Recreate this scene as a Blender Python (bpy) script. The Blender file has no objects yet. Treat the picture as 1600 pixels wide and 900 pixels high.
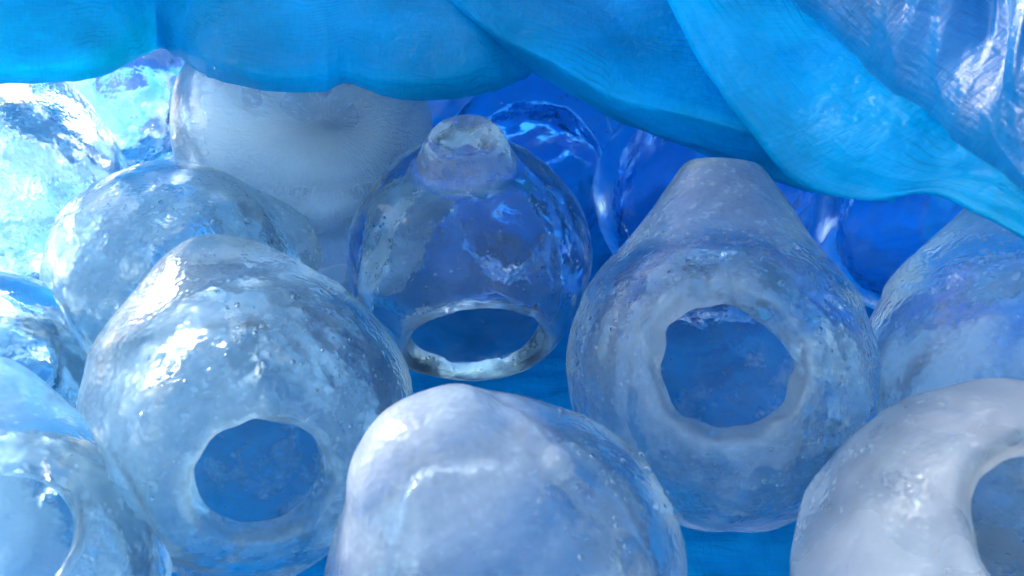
import bpy, math, random
import numpy as np
from mathutils import Vector

# ------------------------------------------------------------------ camera
scene = bpy.context.scene
CAM_H = 0.436
PITCH = math.radians(32.4)
FPX = 1256.0                      # focal length in photograph pixels (1600 wide)
cam_d = bpy.data.cameras.new('camera')
cam_d.sensor_width = 36.0
cam_d.lens = 36.0 * FPX / 1600.0
cam_d.clip_start = 0.01
cam_d.clip_end = 200.0
cam_d.dof.use_dof = True
cam_d.dof.focus_distance = 0.56
cam_d.dof.aperture_fstop = 9.0
cam = bpy.data.objects.new('camera', cam_d)
scene.collection.objects.link(cam)
cam.location = (0, 0, CAM_H)
cam.rotation_euler = (math.pi / 2 - PITCH, 0, 0)
scene.camera = cam

# ------------------------------------------------------------------ light
SUN_AZ = math.radians(-46)        # clockwise from +Y: the sun stands behind the scene, at the left, low
SUN_EL = math.radians(21)
world = bpy.data.worlds.new('World')
scene.world = world
world.use_nodes = True
wn = world.node_tree
bg = wn.nodes['Background']
sky = wn.nodes.new('ShaderNodeTexSky')
sky.sky_type = 'NISHITA'
sky.sun_disc = False
sky.sun_elevation = SUN_EL
sky.sun_rotation = SUN_AZ
sky.air_density = 1.0
sky.dust_density = 0.8
sky.ozone_density = 0.2
wn.links.new(sky.outputs[0], bg.inputs[0])
bg.inputs[1].default_value = 0.15
sun_d = bpy.data.lights.new('sun', 'SUN')
sun_d.energy = 3.2
sun_d.angle = math.radians(11)
sun_d.color = (1.0, 0.97, 0.94)
sun = bpy.data.objects.new('sun', sun_d)
scene.collection.objects.link(sun)
S = Vector((math.sin(SUN_AZ) * math.cos(SUN_EL), math.cos(SUN_AZ) * math.cos(SUN_EL), math.sin(SUN_EL)))
sun.rotation_euler = S.to_track_quat('Z', 'Y').to_euler()

vs = scene.view_settings
vs.view_transform = 'Standard'
vs.look = 'None'
vs.gamma = 1.0
vs.exposure = 1.72
vs.use_curve_mapping = False
cy = scene.cycles
cy.max_bounces = 12
cy.diffuse_bounces = 4
cy.glossy_bounces = 5
cy.transmission_bounces = 14
cy.transparent_max_bounces = 12
cy.caustics_reflective = True
cy.caustics_refractive = True
cy.blur_glossy = 1.0
cy.sample_clamp_indirect = 60.0
cy.use_adaptive_sampling = True
cy.adaptive_threshold = 0.08
cy.use_denoising = True
try:
    cy.denoiser = 'OPENIMAGEDENOISE'
    cy.denoising_prefilter = 'ACCURATE'
except Exception:
    pass

# ------------------------------------------------------------------ helpers
FWD = np.array((0, math.cos(PITCH), -math.sin(PITCH)))
UP = np.array((0, math.sin(PITCH), math.cos(PITCH)))
RT = np.array((1.0, 0, 0))
EYE = np.array((0, 0, CAM_H))


def ray(u, v):
    d = FWD * FPX + RT * (u - 800.0) + UP * (450.0 - v)
    return d / np.linalg.norm(d)


def at(u, v, d):
    """a point of the place, d metres away along the line of sight of a photograph pixel"""
    return EYE + ray(u, v) * d


def link(o, parent=None):
    scene.collection.objects.link(o)
    if parent is not None:
        o.parent = parent
    return o


def mesh_obj(name, verts, faces, mat, parent=None, smooth=True):
    me = bpy.data.meshes.new(name)
    me.from_pydata([tuple(map(float, p)) for p in verts], [], [tuple(map(int, f)) for f in faces])
    if smooth:
        me.polygons.foreach_set('use_smooth', [True] * len(me.polygons))
    me.materials.append(mat)
    me.update()
    return link(bpy.data.objects.new(name, me), parent)


class NT:
    """short hand for node trees"""
    def __init__(self, name):
        self.m = bpy.data.materials.new(name)
        self.m.use_nodes = True
        self.t = self.m.node_tree
        self.t.nodes.clear()

    def n(self, kind, ins=None, **props):
        nd = self.t.nodes.new(kind)
        for k, val in props.items():
            setattr(nd, k, val)
        for k, val in (ins or {}).items():
            sock = nd.inputs[k]
            if isinstance(val, bpy.types.NodeSocket):
                self.t.links.new(val, sock)
            else:
                sock.default_value = val
        return nd

    def math(self, op, a, b=0.0, c=None, clamp=False):
        ins = {0: a, 1: b}
        if c is not None:
            ins[2] = c
        return self.n('ShaderNodeMath', ins, operation=op, use_clamp=clamp).outputs[0]

    def ramp(self, x, lo, hi, a=0.0, b=1.0):
        return self.n('ShaderNodeMapRange', {'Value': x, 'From Min': lo, 'From Max': hi, 'To Min': a, 'To Max': b},
                      interpolation_type='SMOOTHSTEP').outputs[0]

    def noise(self, vec, scale, detail=4, rough=0.5, dist=0.0):
        return self.n('ShaderNodeTexNoise', {'Vector': vec, 'Scale': scale, 'Detail': detail, 'Roughness': rough,
                                             'Distortion': dist}).outputs[0]

    def out(self, sh):
        o = self.n('ShaderNodeOutputMaterial')
        self.t.links.new(sh, o.inputs['Surface'])
        return self.m


def wave_noise(P, rng, freq, n=14):
    """smooth 3-D noise, about -1..1: a sum of random plane waves"""
    out = np.zeros(P.shape[:-1], dtype=P.dtype)
    for _ in range(n):
        d = rng.normal(size=3)
        d /= np.linalg.norm(d)
        k = freq * rng.uniform(0.6, 1.5)
        out += np.sin(P @ (d * k).astype(P.dtype) + rng.uniform(0, 6.28))
    return out * math.sqrt(2.0 / n) * 0.7


# ------------------------------------------------------------------ materials
def tarp_material(name, base, trans, tr_mix, gloss=0.22, weave=0.6, crumple=0.35, shine=0.19):
    t = NT(name)
    tc = t.n('ShaderNodeTexCoord')
    uv = tc.outputs['UV']            # metres along the cloth
    ob = tc.outputs['Object']
    sep = t.n('ShaderNodeSeparateXYZ', {0: uv})
    wob = t.noise(uv, 30, 2)

    def threads(axis, scale, power):
        x = t.math('MULTIPLY', t.math('ADD', sep.outputs[axis], t.math('MULTIPLY', wob, 0.004)), scale)
        s = t.math('ABSOLUTE', t.math('SINE', x))
        return t.math('POWER', s, power)
    fine = t.math('MULTIPLY', threads(0, 1700, 0.6), threads(1, 1700, 0.6))
    streak = t.noise(t.n('ShaderNodeVectorMath', {0: uv, 1: (60, 420, 60)}, operation='MULTIPLY').outputs[0], 1.0, 4, 0.7)
    streak2 = t.noise(t.n('ShaderNodeVectorMath', {0: uv, 1: (420, 60, 60)}, operation='MULTIPLY').outputs[0], 1.0, 4, 0.7)
    mott = t.noise(ob, 9, 3, 0.55)
    crease = t.n('ShaderNodeTexNoise', {'Vector': ob, 'Scale': 11, 'Detail': 2.5, 'Roughness': 0.55, 'Distortion': 0.7},
                 noise_type='RIDGED_MULTIFRACTAL').outputs[0]
    line = t.ramp(crease, 1.05, 1.5)
    k = t.math('ADD', t.math('ADD', t.math('MULTIPLY', streak, 0.16), t.math('MULTIPLY', streak2, 0.14)),
               t.math('MULTIPLY', mott, 0.55))
    k = t.math('ADD', k, t.math('MULTIPLY', fine, 0.05 * weave))
    k = t.ramp(k, 0.28, 0.62, 0.68, 1.22)
    k = t.math('MULTIPLY', k, t.math('SUBTRACT', 1.0, t.math('MULTIPLY', line, 0.22)))
    # thin dark lines along the cloth: ripple shading painted into its colour
    rp = t.math('ADD', t.math('MULTIPLY', sep.outputs[1], 520), t.math('MULTIPLY', t.noise(uv, 14, 2), 22))
    rp = t.math('POWER', t.math('SUBTRACT', 1.0, t.math('ABSOLUTE', t.math('SINE', rp))), 4)
    rp = t.math('MULTIPLY', rp, t.ramp(t.noise(uv, 19, 1), 0.50, 0.66))
    k = t.math('MULTIPLY', k, t.math('SUBTRACT', 1.0, t.math('MULTIPLY', rp, 0.30)))
    colr = t.n('ShaderNodeVectorMath', {0: base, 3: k}, operation='SCALE').outputs[0]
    trc = t.n('ShaderNodeVectorMath', {0: trans, 3: k}, operation='SCALE').outputs[0]
    cr2 = t.noise(ob, 70, 2, 0.6)
    hsum = t.math('ADD', t.math('MULTIPLY', crease, 0.0030 * crumple), t.math('MULTIPLY', cr2, 0.0012 * crumple))
    hsum = t.math('ADD', hsum, t.math('MULTIPLY', t.math('ADD', streak, streak2), 0.0006))
    bump = t.n('ShaderNodeBump', {'Height': hsum, 'Strength': 1.0, 'Distance': 1.0}).outputs[0]
    dif = t.n('ShaderNodeBsdfDiffuse', {'Color': colr, 'Normal': bump}).outputs[0]
    trn = t.n('ShaderNodeBsdfTranslucent', {'Color': trc, 'Normal': bump}).outputs[0]
    mix = t.n('ShaderNodeMixShader', {0: tr_mix, 1: dif, 2: trn}).outputs[0]
    gl = t.n('ShaderNodeBsdfGlossy', {'Color': (1, 1, 1, 1), 'Roughness': gloss, 'Normal': bump}).outputs[0]
    fr = t.n('ShaderNodeFresnel', {'IOR': 1.48, 'Normal': bump}).outputs[0]
    return t.out(t.n('ShaderNodeMixShader', {0: t.math('MULTIPLY', fr, shine), 1: mix, 2: gl}).outputs[0])


M_ground = tarp_material('blue ground tarp', (0.002, 0.40, 0.88), (0.01, 0.3, 0.7), 0.05, 0.35, 1.0, 0.25)
M_cover = tarp_material('blue cover tarp', (0.001, 0.43, 0.82), (0.001, 0.66, 0.92), 0.48, 0.20, 0.6, 2.2)
M_heap = tarp_material('blue shade heap tarp', (0.001, 0.40, 0.85), (0.001, 0.70, 0.97), 0.35, 0.3, 0.5, 0.3)  # for the added heap that blocks the sun
M_skirt = tarp_material('dark light-blocking tarp', (0.002, 0.20, 0.62), (0.002, 0.2, 0.6), 0.04, 0.3, 0.5, 0.3)  # dark and opaque to hold back light from behind
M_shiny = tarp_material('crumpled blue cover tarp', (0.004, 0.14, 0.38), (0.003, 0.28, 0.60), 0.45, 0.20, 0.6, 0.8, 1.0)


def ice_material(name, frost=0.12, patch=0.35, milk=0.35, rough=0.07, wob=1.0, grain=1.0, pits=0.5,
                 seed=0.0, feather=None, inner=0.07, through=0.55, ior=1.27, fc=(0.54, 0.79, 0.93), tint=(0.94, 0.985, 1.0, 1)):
    t = NT(name)
    tc = t.n('ShaderNodeTexCoord')
    ob = t.n('ShaderNodeVectorMath', {0: tc.outputs['Object'], 1: (seed, seed * 0.7, -seed)}, operation='ADD').outputs[0]
    mk = t.n('ShaderNodeAttribute', attribute_name='milk').outputs['Fac']
    n1 = t.n('ShaderNodeAttribute', attribute_name='cloud').outputs['Fac']
    n2 = t.noise(ob, 80, 2, 0.7)
    n3 = t.noise(ob, 330, 0, 0.6)
    cloud = t.ramp(t.math('ADD', t.math('MULTIPLY', n1, 0.55), t.math('MULTIPLY', n2, 0.45)), 0.45, 0.64)
    speck = t.ramp(t.math('ADD', t.math('MULTIPLY', n2, 0.6), t.math('MULTIPLY', n3, 0.4)), 0.58, 0.68)
    pv = t.n('ShaderNodeTexVoronoi', {'Vector': ob, 'Scale': 95, 'Randomness': 1.0})
    pick = t.ramp(t.n('ShaderNodeSeparateColor', {0: pv.outputs['Color']}).outputs[0], 0.80, 0.86)
    pit = t.math('MULTIPLY', t.ramp(pv.outputs['Distance'], 0.12, 0.36, 1.0, 0.0), pick)
    ow = t.n('ShaderNodeAttribute', attribute_name='outer').outputs['Fac']
    # fine bubbles make the outer skin evenly hazy; the melted inner wall is clearer, with frosty patches
    f = t.math('MULTIPLY', t.math('ADD', t.math('MULTIPLY', ow, frost - inner), inner), t.ramp(n1, 0.2, 0.8, 0.30, 0.66))
    f = t.math('ADD', f, t.math('MULTIPLY', cloud, t.math('MULTIPLY', t.math('MULTIPLY_ADD', ow, -2.9, 3.2), patch)))
    f = t.math('ADD', f, t.math('MULTIPLY', mk, t.math('MULTIPLY', t.ramp(n2, 0.25, 0.7, 0.8, 1.1), milk)))
    f = t.math('ADD', f, t.math('MULTIPLY', speck, patch * 1.0))
    f = t.math('ADD', f, t.math('MULTIPLY', t.math('MULTIPLY', pit, ow), pits * 0.10))
    f = t.math('MINIMUM', t.math('MAXIMUM', f, 0.0), 0.93)
    h = t.math('MULTIPLY', n2, 0.0005 * grain)
    h = t.math('ADD', h, t.math('MULTIPLY', n3, 0.00030 * grain))
    if feather is not None:
        v = t.n('ShaderNodeVectorMath', {0: tc.outputs['Object'], 1: feather[0]}, operation='SUBTRACT').outputs[0]
        xa = t.n('ShaderNodeVectorMath', {0: v, 1: feather[1]}, operation='DOT_PRODUCT').outputs['Value']
        ya = t.n('ShaderNodeVectorMath', {0: v, 1: feather[2]}, operation='DOT_PRODUCT').outputs['Value']
        ang = t.math('ARCTAN2', ya, xa)
        rad = t.math('SQRT', t.math('ADD', t.math('MULTIPLY', xa, xa), t.math('MULTIPLY', ya, ya)))
        pol = t.n('ShaderNodeCombineXYZ', {0: t.math('MULTIPLY', t.math('COSINE', ang), 26), 1: t.math('MULTIPLY', t.math('SINE', ang), 26),
                                           2: t.math('MULTIPLY', rad, 160)}).outputs[0]
        fz = t.noise(pol, 1.0, 4, 0.65)
        near = t.math('MULTIPLY', t.ramp(rad, 0.03, 0.12, 1.0, 0.15), 1.0)
        h = t.math('ADD', h, t.math('MULTIPLY', t.math('MULTIPLY', fz, near), 0.0045))
        f = t.math('ADD', f, t.math('MULTIPLY', t.math('MULTIPLY', t.ramp(fz, 0.5, 0.7), near), 0.4), clamp=True)
    bump = t.n('ShaderNodeBump', {'Height': h, 'Strength': 1.0, 'Distance': 1.0}).outputs[0]
    rr = t.ramp(n1, 0.35, 0.65, rough * 1.2, rough * 2.4)
    glass = t.n('ShaderNodeBsdfGlass', {'Color': tint, 'Roughness': rr, 'IOR': ior, 'Normal': bump}, distribution='GGX').outputs[0]
    dif = t.n('ShaderNodeBsdfDiffuse', {'Color': (fc[0], fc[1], fc[2], 1), 'Normal': bump}).outputs[0]
    trn = t.n('ShaderNodeBsdfTranslucent', {'Color': (fc[0] * 1.07, fc[1] * 1.05, min(1, fc[2] * 1.04), 1), 'Normal': bump}).outputs[0]
    fs = t.n('ShaderNodeMixShader', {0: t.math('MULTIPLY_ADD', ow, through - 0.85, 0.85), 1: dif, 2: trn}).outputs[0]
    gl = t.n('ShaderNodeBsdfGlossy', {'Roughness': 0.28, 'Normal': bump}).outputs[0]
    fr = t.n('ShaderNodeFresnel', {'IOR': 1.31, 'Normal': bump}).outputs[0]
    fs = t.n('ShaderNodeMixShader', {0: fr, 1: fs, 2: gl}).outputs[0]
    return t.out(t.n('ShaderNodeMixShader', {0: f, 1: glass, 2: fs}).outputs[0])


# ------------------------------------------------------------------ ground tarp
def build_ground():
    rng = np.random.default_rng(5)
    nx, ny = 260, 240
    tx = np.linspace(-1, 1, nx); ty = np.linspace(-1, 1, ny)
    xs = 0.9 * tx + 4.0 * tx ** 7  # outer parts stretched far out of view to add blue reflections
    ys = 0.55 + 0.8 * ty + 4.0 * ty ** 7
    X, Y = np.meshgrid(xs, ys, indexing='ij')
    P = np.stack([X, Y, np.zeros_like(X)], -1)
    w = wave_noise(P, rng, 26, 10)
    w2 = wave_noise(P * np.array((1.0, 2.4, 1)), rng, 55, 10)
    w = w * np.exp(-(X ** 2 + (Y - .5) ** 2) / 2); w2 = np.where(X ** 2 + Y ** 2 > 6, 1.0, w2)
    Z = -0.004 + 0.0028 * w + 0.0055 * (1 - np.abs(w2)) ** 4
    V = np.stack([X, Y, Z], -1).reshape(-1, 3)
    i, j = np.meshgrid(np.arange(nx - 1), np.arange(ny - 1), indexing='ij')
    a = (i * ny + j).ravel()
    F = np.stack([a, a + ny, a + ny + 1, a + 1], -1)
    o = mesh_obj('ground_tarp', V, F, M_ground)
    add_uv(o.data, V[:, :2])
    o['kind'] = 'structure'
    o['label'] = 'blue woven plastic tarp spread under the ice lanterns'


def add_uv(me, uvs):
    lay = me.uv_layers.new(name='UVMap')
    li = np.empty(len(me.loops), dtype=np.int32)
    me.loops.foreach_get('vertex_index', li)
    lay.data.foreach_set('uv', np.asarray(uvs, dtype=np.float32)[li].ravel())


# ------------------------------------------------------------------ ice lanterns
def smin(a, b, k):
    h = np.clip(0.5 + 0.5 * (b - a) / k, 0, 1)
    return b * (1 - h) + a * h - k * h * (1 - h)


def smax(a, b, k):
    return -smin(-a, -b, k)


def lantern_sdf(P, R, ax, hole, q, rng):
    """signed distance of a hollow ice ball with a neck along ax and an opening along hole (unit R)"""
    p = (P / R).astype(np.float32)
    ax = ax.astype(np.float32); hole = hole.astype(np.float32)
    ln = np.linalg.norm(p, axis=-1)
    z = p @ ax
    live = ((ln > 0.5) & (ln < 1.12)) | ((z > 0.1) & (ln > 0.5) & (np.sqrt(np.maximum(ln ** 2 - z ** 2, 0)) < 1.15))
    pl = p[live]

    def spread(a):
        o = np.zeros(ln.shape, dtype=np.float32)
        o[live] = a
        return o
    lump = spread(wave_noise(pl, rng, 5.0, 9) * 0.016 * q['lump'] + wave_noise(pl, rng, 14.0, 9) * 0.006 * q['lump'])
    fine = spread(wave_noise(pl, rng, 26.0, 10))
    ragn = spread(wave_noise(pl, rng, 7.0, 8))
    ball = ln - 1.0
    rad = np.sqrt(np.maximum(ln ** 2 - z ** 2, 0))
    # neck: a cone from inside the ball to the tip, cut flat or rounded off
    z0, z1, r0, r1 = q.get('z0', 0.30), q['len'], q['r0'], q['r1']
    tt = np.clip((z - z0) / (z1 - z0), 0, 1)
    side = (rad - (r0 + (r1 - r0) * tt)) * (z1 - z0) / math.hypot(z1 - z0, r0 - r1)
    cone = smax(smax(side, z - z1, q['edge']), z0 - z, 0.05)
    outer = smin(ball, cone, q['k']) + lump
    for (pa, pb) in q.get('ridge', ()):
        ba = pb - pa
        tq = np.clip(((p - pa) @ ba) / (ba @ ba), 0, 1)
        rd_ = np.linalg.norm(p - pa - tq[..., None] * ba, axis=-1) - 0.055 - 0.02 * fine
        outer = smin(outer, rd_, 0.07)
    if q['dimple']:
        tip = np.linalg.norm(p - ax * (z1 + 0.16), axis=-1) - 0.24
        outer = smax(outer, -(tip + 0.03 * fine), 0.03)
    # cavity, its wall melted and uneven
    cav = np.linalg.norm(p - ax * q['cz'] - hole * q['ch'], axis=-1) - q['cr'] - lump * 1.6 - 0.010 * fine
    # opening: flares a little outwards, ragged edge
    hz = p @ hole
    hr = np.sqrt(np.maximum(ln ** 2 - hz ** 2, 0))
    rag = ragn * 0.045 * q['rag'] + fine * 0.02 * q['rag']
    op = smax(hr - q['hr'] - 0.5 * np.maximum(hz - 0.70, 0) * q['flare'] + rag, 0.15 - hz, 0.05)
    void = smin(cav, op, q['rimk'])
    d = smax(outer, -void, q['rimk'] * 0.55)
    return d * R, outer, void


def surface_nets(f, org, h):
    nx, ny, nz = f.shape
    s = f < 0
    c = np.zeros((nx - 1, ny - 1, nz - 1), dtype=np.int8)
    for a in (0, 1):
        for b in (0, 1):
            for e in (0, 1):
                c += s[a:nx - 1 + a, b:ny - 1 + b, e:nz - 1 + e]
    act = (c > 0) & (c < 8)
    idx = -np.ones(c.shape, dtype=np.int64)
    I = np.argwhere(act)
    idx[act] = np.arange(len(I))
    acc = np.zeros((len(I), 3))
    cnt = np.zeros(len(I))
    corners = [(a, b, e) for a in (0, 1) for b in (0, 1) for e in (0, 1)]
    fv = {k: f[I[:, 0] + k[0], I[:, 1] + k[1], I[:, 2] + k[2]] for k in corners}
    for k in corners:
        for axis in range(3):
            if k[axis] == 0:
                k2 = list(k); k2[axis] = 1; k2 = tuple(k2)
                a, b = fv[k], fv[k2]
                m = (a < 0) != (b < 0)
                tpar = np.where(m, a / np.where(m, a - b, 1), 0)
                pt = np.tile(np.array(k, float), (len(I), 1))
                pt[:, axis] = tpar
                acc[m] += pt[m]
                cnt[m] += 1
    V = org + (I + acc / cnt[:, None]) * h
    faces = []
    for axis in range(3):
        sl0 = [slice(None)] * 3; sl1 = [slice(None)] * 3
        sl0[axis] = slice(0, -1); sl1[axis] = slice(1, None)
        cr = s[tuple(sl0)] != s[tuple(sl1)]
        E = np.argwhere(cr)
        b, e = (axis + 1) % 3, (axis + 2) % 3
        ok = (E[:, b] > 0) & (E[:, e] > 0) & (E[:, b] < f.shape[b] - 1) & (E[:, e] < f.shape[e] - 1)
        E = E[ok]
        q = []
        for db, de in ((-1, -1), (0, -1), (0, 0), (-1, 0)):
            C = E.copy(); C[:, b] += db; C[:, e] += de
            q.append(idx[C[:, 0], C[:, 1], C[:, 2]])
        q = np.stack(q, -1)
        flip = ~s[E[:, 0], E[:, 1], E[:, 2]]
        q[flip] = q[flip][:, ::-1]
        faces.append(q)
    return V, np.concatenate(faces)


def trilerp(g, X):
    X = np.clip(X, 0, np.array(g.shape[:3]) - 1.001)
    i = X.astype(int)
    t = X - i
    out = 0
    for a in (0, 1):
        for b in (0, 1):
            for e in (0, 1):
                w = (t[:, 0] if a else 1 - t[:, 0]) * (t[:, 1] if b else 1 - t[:, 1]) * (t[:, 2] if e else 1 - t[:, 2])
                val = g[i[:, 0] + a, i[:, 1] + b, i[:, 2] + e]
                out = out + (w[:, None] * val if val.ndim == 2 else w * val)
    return out


DEF = dict(len=1.25, r0=0.80, r1=0.28, edge=0.10, k=0.35, dimple=False, cz=-0.02, ch=0.04, cr=0.74, hr=0.40,
           flare=1.0, rag=1.0, rimk=0.14, lump=1.0)
LANTERNS = []


def lantern(key, uv, r, neck, hole, label, mat, R=None, d=None, cell=0.0030, shift=(0, 0, 0), crumbs=0, bubbles=0,
            sun_frost=(), **over):
    """uv, r: centre and radius in the photograph; the ball rests on the ground unless R and d say otherwise"""
    q = dict(DEF); q.update(over)
    rng = np.random.default_rng(abs(hash(key)) % 1000 if False else sum(ord(c) * (7 + i) for i, c in enumerate(key)))
    rd = ray(*uv)
    if R is None:
        s = -rd[2]
        R = CAM_H / (1 + s * FPX / r)
    if d is None:
        d = R * FPX / r
    C = EYE + rd * d + np.array(shift)
    tow = -rd
    right = np.cross(FWD, UP); right = np.cross(UP, tow); right /= np.linalg.norm(right)
    upv = np.cross(tow, right)

    def todir(c):
        w = right * c[0] + upv * c[1] + tow * c[2]
        return w / np.linalg.norm(w)
    ax, hd = todir(neck), todir(hole)
    if 'ridge' in q:
        q['ridge'] = [((todir(a_) * 1.0).astype(np.float32), (todir(b_) * 1.0).astype(np.float32)) for a_, b_ in zip(q['ridge'][:-1], q['ridge'][1:])]
    ext = R * max(1.12, 1.0)
    tip = ax * R * (q['len'] + 0.15)
    lo = np.minimum(-ext, tip - R * 0.5 * 0 - R * 0.25)
    hi = np.maximum(ext, tip + R * 0.25)
    n = np.ceil((hi - lo) / cell).astype(int) + 3
    g = [lo[i] + np.arange(n[i]) * cell for i in range(3)]
    G = np.stack(np.meshgrid(*g, indexing='ij'), -1)
    f, outer, void = lantern_sdf(G, R, ax, hd, q, rng)
    V, F = surface_nets(f, lo, cell)
    X = (V - lo) / cell
    grad = np.stack(np.gradient(f, cell), -1)
    for _ in range(2):
        N = trilerp(grad, X)
        N /= np.linalg.norm(N, axis=1)[:, None] + 1e-9
        V = V - N * trilerp(f, X)[:, None] * 0.8
        X = (V - lo) / cell
    N = trilerp(grad, X); N /= np.linalg.norm(N, axis=1)[:, None] + 1e-9
    vo = trilerp(outer, X); vv = trilerp(void, X)
    p = V / R
    zz = p @ ax
    hz = p @ hd
    # milky ice: the solid neck and the rim of the opening are cloudier than the clear wall
    nz0, nz1 = q.get('neck_fade', (0.74, 0.90))
    neck_w = np.clip((zz - nz0) / (nz1 - nz0), 0, 1)
    rim_w = np.clip(1 - np.abs(vo) / 0.13, 0, 1) * np.clip(1 - np.abs(vv) / 0.13, 0, 1)
    milk = np.clip(neck_w * q.get('neck_milk', 1.0) + rim_w * 1.1, 0, 1)
    outw = np.clip(0.5 + (np.abs(vv) - np.abs(vo)) * 12, 0, 1)
    cl = 0.5 + 0.22 * (wave_noise(p, rng, 3.2, 10) + 0.7 * wave_noise(p, rng, 8.0, 12) + 0.5 * wave_noise(p, rng, 19.0, 12))
    for bd, br, ba in sun_frost:  # extra frost painted on flanks to stand in for sunlight
        dd = np.linalg.norm(p - todir(bd), axis=-1) / br
        w = np.clip(1.25 - dd - 0.5 * (cl - 0.5) * 2, 0, 1)
        milk = np.maximum(milk, ba * w * w * (3 - 2 * w))
    # faces of the four parts
    fo = np.abs(vo)[F].mean(1); fv_ = np.abs(vv)[F].mean(1)
    fz = zz[F].mean(1); fhz = hz[F].mean(1)
    inner = fv_ < fo
    cavd = np.linalg.norm(p - ax * q['cz'] - hd * q['ch'], axis=-1)[F].mean(1)
    cls = np.zeros(len(F), dtype=int)
    cls[inner] = 1
    cls[inner & (fhz > 0.45) & (cavd > q['cr'] + 0.035)] = 2
    cls[~inner & (fhz > 0.3) & (fv_ < 0.035)] = 2
    cls[(~inner) & (fz > q.get('neck_z', 0.86))] = 3
    root = bpy.data.objects.new('ice_lantern', None)
    root.empty_display_size = 0.03
    base = np.array((C[0], C[1], 0.0)) if C[2] < R * 1.3 else np.array((C[0], C[1], C[2] - R))
    root.location = base
    link(root)
    root['label'] = label
    root['category'] = 'ice lantern'
    root['group'] = 'hollow ice lanterns lying on the blue tarp'
    off = C - base
    for k, nm in enumerate(('shell', 'inner_wall', 'opening_rim', 'neck')):
        sel = F[cls == k]
        if len(sel) < 8:
            continue
        used, inv = np.unique(sel, return_inverse=True)
        sel = inv.reshape(-1, 4)
        me = bpy.data.meshes.new(nm)
        me.vertices.add(len(used)); me.loops.add(sel.size); me.polygons.add(len(sel))
        me.vertices.foreach_set('co', (V[used] + off).astype(np.float32).ravel())
        me.loops.foreach_set('vertex_index', sel.astype(np.int32).ravel())
        me.polygons.foreach_set('loop_start', (np.arange(len(sel)) * 4).astype(np.int32))
        me.polygons.foreach_set('use_smooth', np.ones(len(sel), dtype=bool))
        me.materials.append(mat)
        me.update(calc_edges=True)
        me.validate()
        at_ = me.attributes.new('milk', 'FLOAT', 'POINT')
        at_.data.foreach_set('value', milk[used].astype(np.float32))
        at_ = me.attributes.new('cloud', 'FLOAT', 'POINT')
        at_.data.foreach_set('value', cl[used].astype(np.float32))
        at_ = me.attributes.new('outer', 'FLOAT', 'POINT')
        at_.data.foreach_set('value', outw[used].astype(np.float32))
        me.normals_split_custom_set_from_vertices(N[used].astype(np.float32))
        link(bpy.data.objects.new(nm, me), root)
    LANTERNS.append((key, C, R, ax, hd, root, tow, right, upv, off, d, V, N, vo))
    return root


def find(key):
    return next(L for L in LANTERNS if L[0] == key)


ice = ice_material
# key, pixel centre, pixel radius, neck direction, opening direction: (right, up, towards the viewer)
lantern('A', (735, 406), 190, (-0.04, 0.75, 0.66), (0.06, -0.80, 0.60),
        'clear ice lantern with upright frosted stub neck, its low opening facing forward',
        ice('clear ice', 0.06, 0.015, 0.40, 0.04, 1, 0.7, 1.0, 1.3, inner=0.2, fc=(0.66, 0.84, 0.95), tint=(0.90, 0.968, 1.0, 1)), len=1.17, r0=0.72, r1=0.28, edge=0.03, k=0.04,
        neck_fade=(0.93, 0.97), neck_milk=0.6, dimple=True, hr=0.48, rag=0.5, cr=0.76, rimk=0.05, cz=-0.06, neck_z=0.95)
lantern('B', (1120, 588), 226, (0.02, 1.0, -0.04), (0.0, 0.06, 0.99),
        'pear shaped ice lantern with big round opening facing the viewer and neck pointing up',
        ice('pitted clear ice', 0.15, 0.18, 0.28, 0.05, 1, 1.5, 0.9, 7.7, inner=0.55, fc=(0.66, 0.81, 0.93)), len=1.45, z0=0.52, r0=0.845, r1=0.26, edge=0.05, k=0.12,
        hr=0.35, flare=1.2, rag=1.25, rimk=0.10, cr=0.74, cz=0.0)
lantern('C', (396, 652), 230, (-0.28, 0.95, 0.08), (0.06, -0.37, 0.92),
        'large ice lantern with blunt tapering top, sunlit left flank and round opening low in front',
        ice('bubbly clear ice', 0.09, 0.17, 0.26, 0.09, 1, 1.2, 0.4, 3.1, inner=0.55), len=1.22, z0=0.66, r0=0.73, r1=0.22, edge=0.22, k=0.14,
        sun_frost=(((-.72, .10, .65), .75, 1.7),), neck_milk=0.5, hr=0.255, rag=0.6, rimk=0.10, cr=0.77, cz=-0.05)
lantern('D', (280, 447), 178, (0.90, 0.36, -0.12), (0.15, 0.2, -0.97),
        'ice lantern on its side with cut neck to the right, behind the large blunt one',
        ice('streaked ice', 0.22, 0.2, 0.26, 0.06, 1, 1.2, 0.5, 5.2), len=1.10, r0=0.60, r1=0.27, edge=0.03, k=0.22, rag=1, sun_frost=(((-.6, .0, .75), .8, 1.1),))
E_f = ((0.045, -0.10, 0.160), (0.96, 0.26, 0), (-0.08, 0.33, 0.94))
lantern('E', (478, 205), 184, (0.16, -0.93, -0.30), (-0.1, 0.3, -0.95),
        'broad frosted ice lantern standing neck down with feathery crystals, half under the cover',
        ice('feathery frosted ice', 1.25, 0.1, 0.10, 0.16, 1, 1.0, 0.0, 2.4, feather=E_f, fc=(0.62, 0.84, 0.98), through=0.25), R=0.116, len=1.35, r0=1.0, r1=0.62,
        edge=0.08, k=0.35)
lantern('F', (-12, 312), 172, (-0.7, 0.5, 0.3), (-0.1, 0.5, -0.85),
        'sparkling sunlit ice lantern cut off by the left edge below the cover',
        ice('crackled ice', 0.1, 0.22, 0.3, 0.04, 1, 1.6, 1.0, 9.4), lump=1.6, sun_frost=(((.2, .3, .9), .6, 0.5),))
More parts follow.
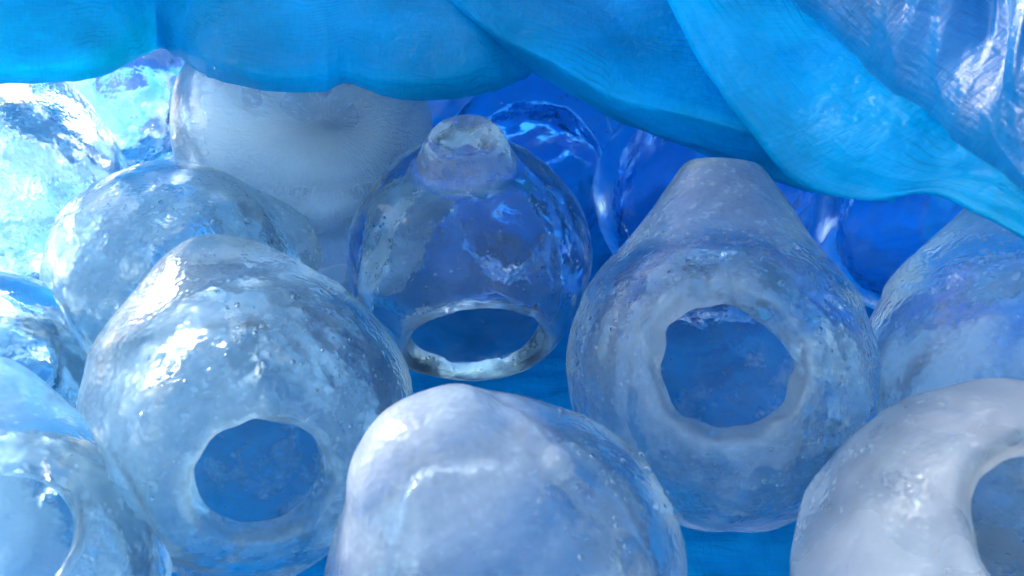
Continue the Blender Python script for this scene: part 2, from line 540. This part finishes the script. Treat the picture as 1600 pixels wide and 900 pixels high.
lantern('G', (188, 132), 132, (0.3, 0.9, -0.3), (-0.5, 0.5, -0.7),
        'ice lantern at the back left, whitened on its left side as if sunlit, tucked under the cover',
        ice('smooth ice', 0.1, 0.1, 0.2, 0.05, 1, 0.8, 1.0, 4.6), sun_frost=(((-.5, .1, .8), .7, 0.5),))
lantern('H', (-20, 608), 150, (-0.6, 0.6, -0.3), (-0.5, -0.3, -0.8),
        'small clear ice lantern at the left edge above the bottom left corner one',
        ice('smooth white rimmed ice', 0.2, 0.18, 0.8, 0.05, 1, 0.6, 0.3, 6.3), hr=0.55, cr=0.70, rimk=0.07, flare=0.4)
lantern('I', (-4, 905), 205, (-0.12, 1.0, 0.05), (-0.04, 0.28, 0.95),
        'ice lantern in the bottom left corner with neck up and wide blue opening',
        ice('milky ice', 0.18, 0.2, 0.30, 0.08, 1, 0.8, 0.3, 8.8, inner=0.5), len=1.40, z0=0.55, r0=0.82, r1=0.25, edge=0.2, k=0.15, hr=0.35, rag=0.4, cr=0.76, lump=0.7)
lantern('J', (790, 895), 258, (-0.44, 0.60, 0.66), (0.3, -0.9, -0.3),
        'cloudy ice lantern at the bottom centre with domed neck leaning towards the viewer',
        ice('cloudy ice', 0.12, 0.10, 0.50, 0.06, 1, 1.0, 0.4, 11.2, fc=(0.82, 0.86, 0.91)), len=1.28, r0=0.80, r1=0.32, edge=0.30, k=0.12, neck_fade=(0.70, 0.88), ridge=((-.18, .90, .45), (.02, .74, .67), (.26, .50, .83), (.48, .28, .84), (.66, .02, .75)), lump=1.4, neck_z=0.88)
lantern('K', (1575, 925), 262, (0.6, -0.75, -0.2), (0.31, 0.34, 0.88),
        'thick frosted white ice lantern in the bottom right corner with dark opening',
        ice('frosted white ice', 0.85, 0.22, 0.2, 0.14, 1, 0.9, 0.3, 12.9, inner=0.5, fc=(0.90, 0.87, 0.86)), hr=0.40, rimk=0.16, cr=0.70, flare=0.8, rag=0.8)
lantern('L', (1630, 625), 232, (0.06, 1.0, 0.02), (0.2, -0.7, -0.7),
        'ice lantern at the right edge with frosted tapering neck under the cover hem',
        ice('grey frosted ice', 0.16, 0.2, 0.32, 0.08, 1, 1.2, 0.5, 14.4, fc=(0.62, 0.80, 0.93)), len=1.34, z0=0.58, r0=0.80, r1=0.26, edge=0.2, k=0.12)
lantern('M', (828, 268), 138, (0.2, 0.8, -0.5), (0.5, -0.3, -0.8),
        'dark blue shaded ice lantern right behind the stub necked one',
        ice('shaded ice', 0.02, 0.02, 0.10, 0.07, 1, 0.8, 0.8, 15.1, inner=0.02, tint=(0.80, 0.92, 1.0, 1), ior=1.13), cell=0.0035)  # cover's shade put into the ice: bluer tint, weak refraction
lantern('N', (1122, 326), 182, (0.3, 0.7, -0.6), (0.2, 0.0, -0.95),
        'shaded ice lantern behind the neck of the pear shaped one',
        ice('shaded clear ice', 0.02, 0.02, 0.10, 0.07, 1, 0.8, 0.8, 16.6, inner=0.02, tint=(0.80, 0.92, 1.0, 1), ior=1.13), cell=0.0035, shift=(0, 0.03, 0))  # tint darkened for shade, like the lantern before
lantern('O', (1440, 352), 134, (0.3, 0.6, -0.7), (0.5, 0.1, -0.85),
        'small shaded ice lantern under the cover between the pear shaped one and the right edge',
        ice('shaded thin ice', 0.02, 0.03, 0.10, 0.07, 1, 0.9, 0.9, 17.7, inner=0.02, tint=(0.80, 0.92, 1.0, 1), ior=1.13), cell=0.0035)  # shade put into the tint here too

for i in range(len(LANTERNS)):
    for j in range(i):
        a, b = LANTERNS[i], LANTERNS[j]
        gap = np.linalg.norm(a[1] - b[1]) - a[2] - b[2]
        if gap < 0.0:
            print('TOUCH', a[0], b[0], round(gap, 3))
for L in LANTERNS:
    print('LANTERN', L[0], np.round(L[1], 3), 'R', round(L[2], 3), 'd', round(L[10], 3))


# ------------------------------------------------------------------ bubbles and ice crumbs on the lanterns
tb = NT('air bubble in ice')
M_bubble = tb.out(tb.n('ShaderNodeBsdfGlass', {'Color': (1, 1, 1, 1), 'Roughness': 0.03, 'IOR': 0.763}, distribution='GGX').outputs[0])
M_crumb = ice('loose ice crumb', 0.35, 0.2, 0.0, 0.08, 1, 1.0, 0.2, 2.0)


def ball(rng, r, c, n=8, rough=0.0):
    vs_, fs_ = [], []
    for i in range(n + 1):
        th = math.pi * i / n
        for j in range(n * 2):
            ph = math.pi * j / n
            d = np.array((math.sin(th) * math.cos(ph), math.sin(th) * math.sin(ph), math.cos(th)))
            k = 1 + rough * (math.sin(d @ np.array((3.1, 1.7, 2.3)) * 1.3 + c[0] * 900) + 0.6 * math.sin(d @ np.array((-2.0, 4.1, 1.1)) * 1.9 + c[1] * 700))
            vs_.append(c + d * r * k)
    m = n * 2
    for i in range(n):
        for j in range(m):
            fs_.append((i * m + j, (i + 1) * m + j, (i + 1) * m + (j + 1) % m, i * m + (j + 1) % m))
    return vs_, fs_


def pick(L, u, v):
    """nearest point of the outer surface on the line of sight, in the lantern's own frame"""
    C, V, N, vo, off = L[1], L[11], L[12], L[13], L[9]
    d = ray(u, v)
    W = V + C - EYE
    t_ = W @ d
    dist = np.linalg.norm(W - t_[:, None] * d, axis=1)
    ok = (np.abs(vo) < 0.03)
    sc_ = np.where(ok, dist + np.where(dist < 0.0035, 0, 1) + t_ * 0.2, 99)
    i = int(np.argmin(sc_))
    return V[i] + off, N[i]


rb = np.random.default_rng(77)
Lc = find('C')
for (u, v, r) in ((236, 600, .0013), (246, 590, .0016), (254, 597, .0011), (263, 588, .0012), (285, 597, .0011), (222, 652, .0014), (272, 571, .0011)):
    p_, n_ = pick(Lc, u, v)
    V_, F_ = ball(rb, r, p_ - n_ * r * 0.2)
    mesh_obj('air_bubble', V_, F_, M_crumb if False else M_bubble, Lc[5])


def bubble_cloud(key, spots):
    L = find(key)
    V_, F_ = [], []
    for (u, v, su, sv, n) in spots:
        for _ in range(n):
            p_, n_ = pick(L, u + rb.normal() * su, v + rb.normal() * sv)
            r = 0.0005 + 0.0011 * rb.random() ** 2.2
            a, f = ball(rb, r, p_ - n_ * (r + 0.001 + 0.006 * rb.random()), 4)
            F_ += [tuple(i + len(V_) for i in q) for q in f]
            V_ += a
    o = mesh_obj('air_bubbles', V_, F_, M_bubble, L[5])
    o['kind'] = 'stuff'


bubble_cloud('A', [(870, 290, 22, 34, 45), (895, 390, 10, 30, 25), (590, 400, 14, 30, 25), (760, 330, 70, 18, 40), (720, 420, 70, 40, 40)])
bubble_cloud('B', [(980, 480, 26, 40, 55), (1130, 385, 70, 22, 50), (1300, 520, 24, 70, 50), (1120, 740, 120, 30, 60)])
bubble_cloud('C', [(400, 520, 60, 22, 60), (340, 470, 30, 20, 25), (530, 560, 50, 40, 45), (250, 700, 40, 60, 30)])
bubble_cloud('D', [(200, 350, 50, 30, 40), (300, 300, 60, 20, 40)])
bubble_cloud('J', [(900, 700, 60, 50, 60), (720, 760, 70, 60, 50), (980, 800, 30, 50, 30)])
bubble_cloud('M', [(860, 190, 60, 30, 50)])
bubble_cloud('G', [(200, 120, 40, 30, 40)])
for key, spots in (('J', ((884, 622, 2.2), (916, 634, 1.6), (1004, 712, 1.7), (1018, 735, 2.4), (1040, 772, 1.6), (1056, 806, 2.6))),
                   ('K', ((1262, 842, 2.6), (1300, 792, 1.8), (1350, 708, 2.8))),
                   ('C', ((520, 452, 2.0), (540, 464, 2.6), (628, 640, 1.5))),
                   ('B', ((1232, 318, 1.8), (1300, 392, 1.6), (1345, 500, 1.6)))):
    L = find(key)
    for (u, v, r) in spots:
        p_, n_ = pick(L, u, v)
        V_, F_ = ball(rb, r * 0.001, p_ + n_ * r * 0.0003, 7, 0.16)
        mesh_obj('ice_crumb', V_, F_, M_crumb, L[5])

build_ground()

# ------------------------------------------------------------------ cover tarp
def catmull(ctrl, n):
    """ctrl (m, k) -> (n, k) along the first axis, chord-length free uniform Catmull-Rom"""
    m = len(ctrl)
    t = np.linspace(0, m - 1 - 1e-9, n)
    i = np.floor(t).astype(int)
    f = (t - i)[:, None]
    c = ctrl.reshape(m, -1)
    p0 = c[np.maximum(i - 1, 0)]; p1 = c[i]; p2 = c[np.minimum(i + 1, m - 1)]; p3 = c[np.minimum(i + 2, m - 1)]
    o = 0.5 * (2 * p1 + (p2 - p0) * f + (2 * p0 - 5 * p1 + 4 * p2 - p3) * f ** 2 + (3 * p1 - p0 - 3 * p2 + p3) * f ** 3)
    return o.reshape((n,) + ctrl.shape[1:])


cover = bpy.data.objects.new('cover_tarp', None)
cover.empty_display_size = 0.05
cover.location = (0, 0.85, 0)
link(cover)
cover['label'] = 'bright blue translucent tarp pulled back in folds over the rear ice lanterns'
cover['category'] = 'tarp'


def sheet(name, rows, nu, nv, mat, seed, wr=0.003, freq=30.0, stretch=(1, 1), label=None, crum=None):
    """rows of 3-D control points -> one smooth creased cloth"""
    rng = np.random.default_rng(seed)
    ctl = np.array(rows, float)
    a = catmull(ctl, nv)
    b = catmull(a.transpose(1, 0, 2), nu).transpose(1, 0, 2)
    du = np.gradient(b, axis=1); dv = np.gradient(b, axis=0)
    N = np.cross(du, dv); N /= np.linalg.norm(N, axis=-1)[..., None] + 1e-9
    U = np.cumsum(np.linalg.norm(du, axis=-1), 1).mean(0)
    W = np.cumsum(np.linalg.norm(dv, axis=-1), 0).mean(1)
    uu, ww = np.meshgrid(U, W)
    Q = np.stack([uu * stretch[0], ww * stretch[1], 0 * uu], -1)
    w1 = wave_noise(Q, rng, freq, 10)
    w2 = wave_noise(Q, rng, freq * 2.6, 12)
    disp = wr * (0.9 * w1 + 0.7 * (1 - np.abs(w2)) ** 3)
    if crum is not None:
        amt, pu, pv_, pr = crum                # height, and where on the cloth it is crumpled
        cw = np.zeros_like(uu)
        warp = wave_noise(Q, rng, 30, 8) * 0.022
        for f0, a0 in ((7, 1.1), (11, 0.9), (17, 0.6), (27, 0.40), (45, 0.24)):
            for _ in range(2):
                th = rng.uniform(0, math.pi)
                x = ((uu + warp) * math.cos(th) + (ww - warp) * math.sin(th)) * f0 + rng.uniform(0, 1)
                cw += a0 * np.abs((x % 1.0) - 0.5)
        gu, gv = np.meshgrid(np.linspace(0, 1, nu), np.linspace(0, 1, nv))
        near = np.exp(-(((gu - pu) / pr) ** 2 + ((gv - pv_) / pr) ** 2))
        disp = disp + amt * (cw - cw.mean()) * (0.10 + near)
    b = b + N * disp[..., None]
    V = b.reshape(-1, 3) - np.array(cover.location)
    i, j = np.meshgrid(np.arange(nv - 1), np.arange(nu - 1), indexing='ij')
    q = (i * nu + j).ravel()
    F = np.stack([q, q + 1, q + nu + 1, q + nu], -1)
    o = mesh_obj(name, V, F, mat, cover)
    add_uv(o.data, np.stack([uu, ww], -1).reshape(-1, 2))
    if label:
        o['label'] = label
    return o


# -- left drape: hangs over the back row in three soft bulges
hem = [(-260, 132, .74, 0), (-120, 132, .75, 0), (0, 131, .76, 0), (110, 128, .77, 0), (190, 106, .80, .3), (243, 77, .86, 1), (275, 84, .80, .7),
       (330, 118, .68, .1), (420, 141, .635, 0), (500, 139, .64, .1), (543, 127, .66, .5), (590, 143, .66, .1), (665, 158, .67, 0),
       (745, 150, .68, 0), (800, 133, .70, .2), (850, 108, .74, .6), (920, 96, .78, .6), (1040, 100, .79, .4), (1180, 120, .79, .4), (1360, 150, .77, .3),
       (1600, 190, .74, .3), (1850, 230, .70, .2)]  # hidden columns far right are added to darken the space beneath
rows = [[], [], [], [], [], [], [], []]
for (u, v, d, pinch) in hem:
    k = min(1, max(0, (u - 270) / 150)); hi = -80 - k * 110
    sp = 1 - 0.6 * pinch
    tk = .16 if (u < 250 or u > 690) else .030
    rows[0].append(at(u, v - 34, d + tk))
    rows[1].append(at(u, v - 6, d + min(.035, tk * .45)))
    rows[2].append(at(u, v, d))
    bl = .045 * math.exp(-((u - 715) / 75) ** 2)
    rows[3].append(at(u, v - 26 * sp, d - .020 * sp - bl * .6))
    rows[4].append(at(u, v - 70, d + .005 - bl))
    rows[5].append(at(u, -20, d + .06 + .02 * pinch))
    rows[6].append(at(u, -52 - k * 50, d + .16))
    rows[7].append(at(u, hi, d + .30))
sheet('drape', rows, 520, 240, M_cover, 21, 0.0016, 28, (1.0, 0.45), 'cyan front drape hanging in rounded bulges', crum=(0.0018, .5, .5, 9))

# -- added heap of cover out of view, shaped to shade the right lanterns
heap = [[], [], [], [], []]
for k_, e in enumerate(rows[7]):
    hgt = 0.25 + 0.20 * min(1, max(0, (e[0] + 0.78) / 0.08))
    hgt += 0.22 * min(1, max(0, (e[0] + 0.78) / 0.08))
    hgt -= 0.18 * min(1, max(0, (e[0] + 0.42) / 0.10))
    wv = 0.03 * math.sin(k_ * 1.7)
    heap[0].append(e + np.array((0, .02, -.02)))
    heap[1].append(np.array((e[0], e[1] + .07 + wv, max(hgt * 0.7, e[2]))))
    heap[2].append(np.array((e[0], e[1] + .10 + wv, max(hgt + .02 * math.sin(k_ * 2.3), e[2] + .01))))
    heap[3].append(np.array((e[0], e[1] + .20 + wv, hgt * 0.75)))
    heap[4].append(np.array((e[0], e[1] + .40, 0.02)))
for x_ in (1.15,):
    for r_ in heap:
        r_.append(np.array((x_, r_[-1][1] - .02, r_[-1][2])))
skirt = [[p_ + np.array((0, -.012, .01)) for p_ in heap[3]], [(p_ * .5 + q_ * .5) + np.array((0, .03, 0)) for p_, q_ in zip(heap[3], heap[4])],
         [p_ + np.array((0, 0, .0)) for p_ in heap[4]]]  # added closing sheet, keeps the space under the cover dark
sheet('light_block_skirt', skirt, 200, 60, M_skirt, 65, 0.003, 26, (1, .5), 'added dark rear sheet that blocks light from behind')
sheet('shade_heap', heap[:4], 300, 120, M_heap, 64, 0.003, 26, (1, .5), 'added unseen heap of cover that shades the right lanterns')

# -- middle fold: a rolled lip running down to the right
lip = [(690, -5, .74), (730, 28, .70), (790, 72, .67), (850, 102, .655), (905, 133, .65), (960, 162, .645), (1040, 184, .64), (1120, 205, .635),
       (1200, 228, .63), (1290, 245, .625), (1400, 262, .60)]
und = [(700, 0, .80), (745, 40, .78), (790, 84, .76), (836, 113, .75), (897, 150, .745), (957, 184, .74), (1040, 220, .73), (1120, 250, .72),
       (1200, 280, .71), (1290, 300, .70), (1400, 310, .68)]
rows = [[], [], [], [], [], [], [], []]
for (a, b) in zip(lip, und):
    u, v, d = a
    rows[0].append(at(b[0], b[1] - 20, b[2] + .12))
    rows[1].append(at(*b))
    rows[2].append(at(u, v, d))
    rows[3].append(at(u + 8, v - 22, d - .012))
    rows[4].append(at(u + 22, v - 75, d + .02))
    rows[5].append(at(u + 40, min(v - 130, -30), d + .10))
    rows[6].append(at(u + 60, -200, d + .22))
    rows[7].append(at(u + 70, -330, d + .36))
sheet('fold', rows, 300, 220, M_cover, 33, 0.0013, 30, (0.4, 1.3), 'middle fold with a rolled lip above the stub necked lantern', crum=(0.0016, .5, .5, 9))

# -- diagonal band in front of the middle fold
left = [(985, -120, .68), (1040, 0, .655), (1090, 95, .635), (1160, 190, .610), (1235, 280, .585), (1340, 314, .565), (1445, 301, .545), (1530, 333, .515),
        (1600, 372, .485), (1700, 425, .455), (1800, 480, .43)]
right = [(1260, -120, .64), (1310, 0, .62), (1370, 60, .60), (1440, 110, .58), (1500, 150, .56), (1560, 200, .54), (1620, 250, .52), (1680, 300, .50),
         (1750, 350, .475), (1830, 410, .45), (1900, 470, .43)]
rows = [[], [], [], [], [], []]
for k, (a, b) in enumerate(zip(left, right)):
    a = np.array(a, float); b = np.array(b, float)
    bulge = 0.018
    tuck = a + (b - a) * 0.10 + np.array((0, -6, .085))
    rows[0].append(at(*tuck))
    rows[1].append(at(*a))
    m1 = a + (b - a) * 0.16; m1[2] -= bulge * 0.7
    m2 = a + (b - a) * 0.5; m2[2] -= bulge + 0.008 * math.sin(k * 1.9)
    rows[2].append(at(*m1))
    rows[3].append(at(*m2))
    rows[4].append(at(*b))
    b2 = b + np.array((60, -40, .10))
    rows[5].append(at(*b2))
sheet('fold', rows, 300, 160, M_cover, 45, 0.0012, 30, (0.5, 1.2), 'bright diagonal fold sweeping down to the right', crum=(0.0016, .5, .5, 9))

# -- upper right layer, nearest to the viewer, darker and crumpled
edge = [(1130, -130, .60), (1238, 0, .575), (1360, 108, .545), (1480, 200, .505), (1600, 291, .465), (1720, 385, .43), (1850, 480, .40)]
rows = [[], [], [], [], [], []]
for k, (u, v, d) in enumerate(edge):
    rows[0].append(at(u + 45, v - 30, d + .05))
    rows[1].append(at(u, v, d))
    rows[2].append(at(u + 42, v - 60, d - .022))
    rows[3].append(at(u + 130, v - 175, d - .030))
    rows[4].append(at(u + 230, v - 330, d + .02))
    rows[5].append(at(u + 300, v - 560, d + .12))
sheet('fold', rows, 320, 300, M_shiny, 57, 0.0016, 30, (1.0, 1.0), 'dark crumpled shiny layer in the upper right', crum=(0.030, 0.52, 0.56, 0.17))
